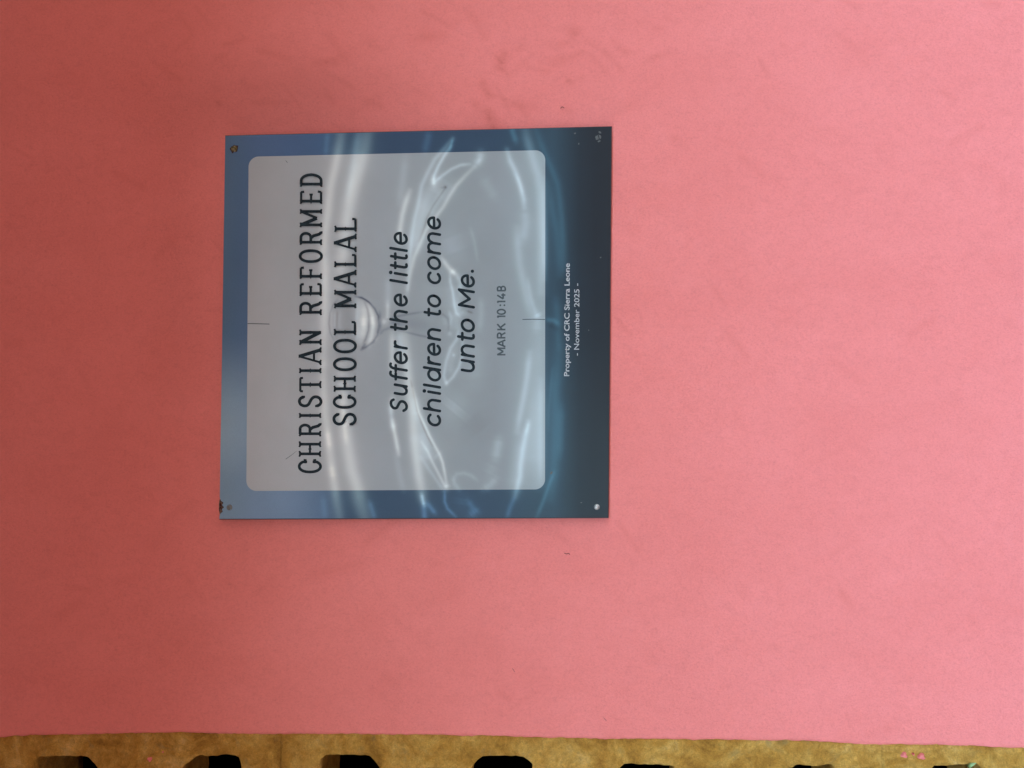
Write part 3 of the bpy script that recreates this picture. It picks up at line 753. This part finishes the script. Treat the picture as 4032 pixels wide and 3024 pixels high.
pen = Pen(OFF+.0004)
heading(pen, 'CHRISTIANREFORMED', [(1863,1812),(1796,1740),(1717,1666),(1645,1627),(1603,1558),(1542,1487),(1469,1450),(1434,1371),(1356,1300),
        (1239,1186),(1165,1116),(1097,1051),(1034,983),(963,911),(892,826),(802,752),(734,683)],
        lambda y: (1262+5.5*(1863-y)/1180, 1178+5*(1863-y)/1180), 5.6)
heading(pen, 'SCHOOLMALAL', [(1675,1626),(1609,1558),(1540,1482),(1460,1408),(1390,1335),(1318,1266),(1211,1144),(1129,1066),(1050,1002),(989,924),(911,860)],
        lambda y: (1398+4.5*(1675-y)/815, 1315+4*(1675-y)/815), 5.6)
parts.append(pen.build('school_name_lettering', ink.m))

def verse_glyph(ch):
    """x 0..1 over the letter's width, y in x-heights (ascender 1.38); returns stroke lists"""
    O = lambda cx, rx, a0=0, a1=360: [(cx+rx*math.cos(math.radians(a0+(a1-a0)*i/26)), .5+.5*math.sin(math.radians(a0+(a1-a0)*i/26))) for i in range(27)]
    if ch == 'o': return [O(.5, .44)]
    if ch == 'c': return [O(.53, .46, 42, 318)]
    if ch == 'e': return [[(.08, .50), (.92, .52)], O(.5, .43, 2, 322)]
    if ch == 'd': return [O(.46, .40), [(.90, 1.38), (.90, 0)]]
    if ch in 'nh': return [[(.09, 1.38 if ch == 'h' else 1.0), (.09, 0)], catmull([(.09,.55),(.20,.86),(.44,1.0),(.70,.94),(.87,.72),(.90,.45),(.90,0)])]
    if ch == 'm': return [[(.05, 1.0), (.05, 0)], catmull([(.05,.6),(.12,.90),(.26,1.0),(.40,.92),(.49,.7),(.50,.4),(.50,0)]), catmull([(.50,.6),(.58,.90),(.72,1.0),(.86,.92),(.94,.7),(.95,.4),(.95,0)])]
    if ch == 'u': return [catmull([(.10,1.0),(.10,.5),(.16,.2),(.36,.02),(.62,.03),(.83,.22),(.90,.5)]), [(.90, 1.0), (.90, 0)]]
    if ch == 'r': return [[(.15, 1.0), (.15, 0)], catmull([(.15,.5),(.25,.82),(.50,.98),(.88,.98)])]
    if ch == 'i': return [[(.5, 1.0), (.5, 0)], 'dot']
    if ch == 'l': return [[(.5, 1.38), (.5, 0)]]
    if ch == 't': return [catmull([(.38,1.32),(.38,.9),(.38,.3),(.48,.06),(.70,.0),(.90,.02)]), [(.05, .97), (.92, .97)]]
    if ch == 'f': return [catmull([(.42,0),(.42,.6),(.42,1.05),(.55,1.32),(.78,1.39),(.98,1.36)]), [(.08, .93), (.88, .93)]]
    if ch == 'S': return [catmull([(.92,1.12),(.78,1.28),(.54,1.34),(.28,1.27),(.13,1.08),(.20,.86),(.45,.73),(.70,.62),(.88,.45),(.86,.20),(.66,.04),(.42,0),(.20,.08),(.04,.26)])]
    if ch == 'M': return [[(.07, 0), (.07, 1.25)], [(.07, 1.25), (.5, .35)], [(.5, .35), (.93, 1.25)], [(.93, 1.25), (.93, 0)]]
    return []
def verse(pen, text, spans, xb, xh, wgt, slant=.17):
    for ch, (ya, yb) in zip(text, spans):
        if ch in 'il': m = (ya+yb)/2; ya, yb = m+5, m-5; off = (.7 if ch == 'l' else .5)
        else: off = .5
        for pts in verse_glyph(ch):
            h = xb-xh
            if pts == 'dot':
                yy = ya+(yb-ya)*.5-slant*h*(1.38-off); pen.dot(xb-h*1.36, yy, wgt*1.35); continue
            Q = [(xb-h*gy, ya+(yb-ya)*gx-slant*h*(gy-off)) for gx, gy in pts]
            pen.stroke(Q, wgt, True)
pen = Pen(OFF+.0004)
verse(pen, 'Sufferthelittle', [(1617,1575),(1556,1514),(1499,1470),(1467,1438),(1432,1385),(1372,1345),(1303,1279),(1268,1221),(1205,1158),(1118,1099),(1090,1069),(1060,1035),(1024,1000),(993,971),(962,915)], 1601, 1555, 5.4)
verse(pen, 'childrentocome', [(1677,1630),(1619,1571),(1556,1536),(1530,1510),(1500,1448),(1436,1407),(1399,1352),(1338,1293),(1246,1218),(1208,1162),(1117,1071),(1061,1011),(999,916),(902,854)], 1732, 1687, 5.4)
verse(pen, 'untoMe', [(1465,1417),(1404,1357),(1342,1313),(1306,1257),(1211,1141),(1130,1082)], 1865, 1819, 5.4)
pen.dot(1860, 1068, 6.5)
parts.append(pen.build('verse_lettering', ink.m))
def cap_glyph(ch):
    if ch == 'M': return [[(.05, 0), (.05, 1)], [(.05, 1), (.5, .25)], [(.5, .25), (.95, 1)], [(.95, 1), (.95, 0)]]
    if ch == 'A': return [[(.03, 0), (.5, 1)], [(.5, 1), (.97, 0)], [(.22, .33), (.78, .33)]]
    if ch in 'RB':
        g = [[(.12, 0), (.12, 1)], [(.12, .97), (.55, .97)] + [(.55+.30*math.sin(a), .745+.225*math.cos(a)) for a in np.linspace(.2, math.pi, 10)] + [(.12, .52)]]
        g.append([(.55, .52), (.92, 0)] if ch == 'R' else [(.55, .52)] + [(.55+.36*math.sin(a), .27+.25*math.cos(a)) for a in np.linspace(.2, math.pi, 10)] + [(.12, .02)]); return g
    if ch == 'K': return [[(.12, 0), (.12, 1)], [(.9, 1), (.14, .42)], [(.40, .62), (.95, 0)]]
    if ch == '1': return [[(.15, .84), (.6, 1)], [(.6, 1), (.6, 0)]]
    if ch == '0': return [[(.5+.42*math.cos(a), .5+.48*math.sin(a)) for a in np.linspace(0, 2*math.pi, 25)]]
    if ch == '4': return [[(.66, 1), (.05, .28)], [(.05, .28), (.95, .28)], [(.68, .5), (.68, 0)]]
    return []
pen = Pen(OFF+.0004)
for ch, (ya, yb) in zip('MARK1014B', [(1398,1370),(1366,1338),(1333,1308),(1301,1273),(1252,1241),(1239,1217),(1193,1183),(1178,1154),(1147,1126)]):
    for pts in cap_glyph(ch): pen.stroke([(1990-32*gy, ya+(yb-ya)*gx) for gx, gy in pts], 3.2, False)
pen.dot(1986, 1202, 3.6); pen.dot(1970, 1202, 3.6)
parts.append(pen.build('reference_lettering', ink2.m))
# printed centre marks, fine scratches
pen = Pen(OFF+.0004)
for nm, pts, a_, b_ in (('centre_mark', [(975,1274),(1020,1275),(1061,1276)], 1.5, 1.5), ('centre_mark', [(2057,1258),(2100,1257),(2146,1258)], 1.5, 1.5),
                    ('surface_scratch', [(1125,1808),(1145,1794),(1168,1776)], 1.0, .5), ('surface_scratch', [(1125,632),(1132,641)], .8, .8)):
    pen = Pen(OFF+.0004); pen.stroke(pts, a_, False, b_); parts.append(pen.build(nm, ink2.m))

# smaller lines in the plain built-in font
def type_line(text, x_base, y_start, y_end, cap_px, off, name, mat, bold=0.0, tilt=0.0):
    cu = bpy.data.curves.new(name, 'FONT'); cu.body = text; cu.size = 1.0; cu.offset = bold; cu.resolution_u = 4
    tmp = bpy.data.objects.new(name, cu); COL.objects.link(tmp); bpy.context.view_layer.update()
    me = bpy.data.meshes.new_from_object(tmp.evaluated_get(bpy.context.evaluated_depsgraph_get()))
    COL.objects.unlink(tmp); bpy.data.objects.remove(tmp)
    n = len(me.vertices); co = np.zeros(n*3, np.float32); me.vertices.foreach_get('co', co); co = co.reshape(-1, 3)
    x0, x1 = co[:, 0].min(), co[:, 0].max()
    gx = (co[:, 0]-x0)/(x1-x0); y = y_start+(y_end-y_start)*gx
    X = x_base - co[:, 1]/.70*cap_px + tilt*gx
    P = at(X, y, off); me.vertices.foreach_set('co', P.astype(np.float32).ravel()); me.update()
    me.materials.clear(); me.materials.append(mat)
    o = bpy.data.objects.new(name, me); COL.objects.link(o); return o
parts.append(type_line('Property of CRC Sierra Leone', 2241, 1481, 1037, 20, OFF+.0002, 'owner_lettering', wh.m, .018, 2))
parts.append(type_line('- November 2025 -', 2280, 1400, 1116, 20, OFF+.0002, 'date_lettering', wh.m, .008, 1))
adopt(SGN, *parts)
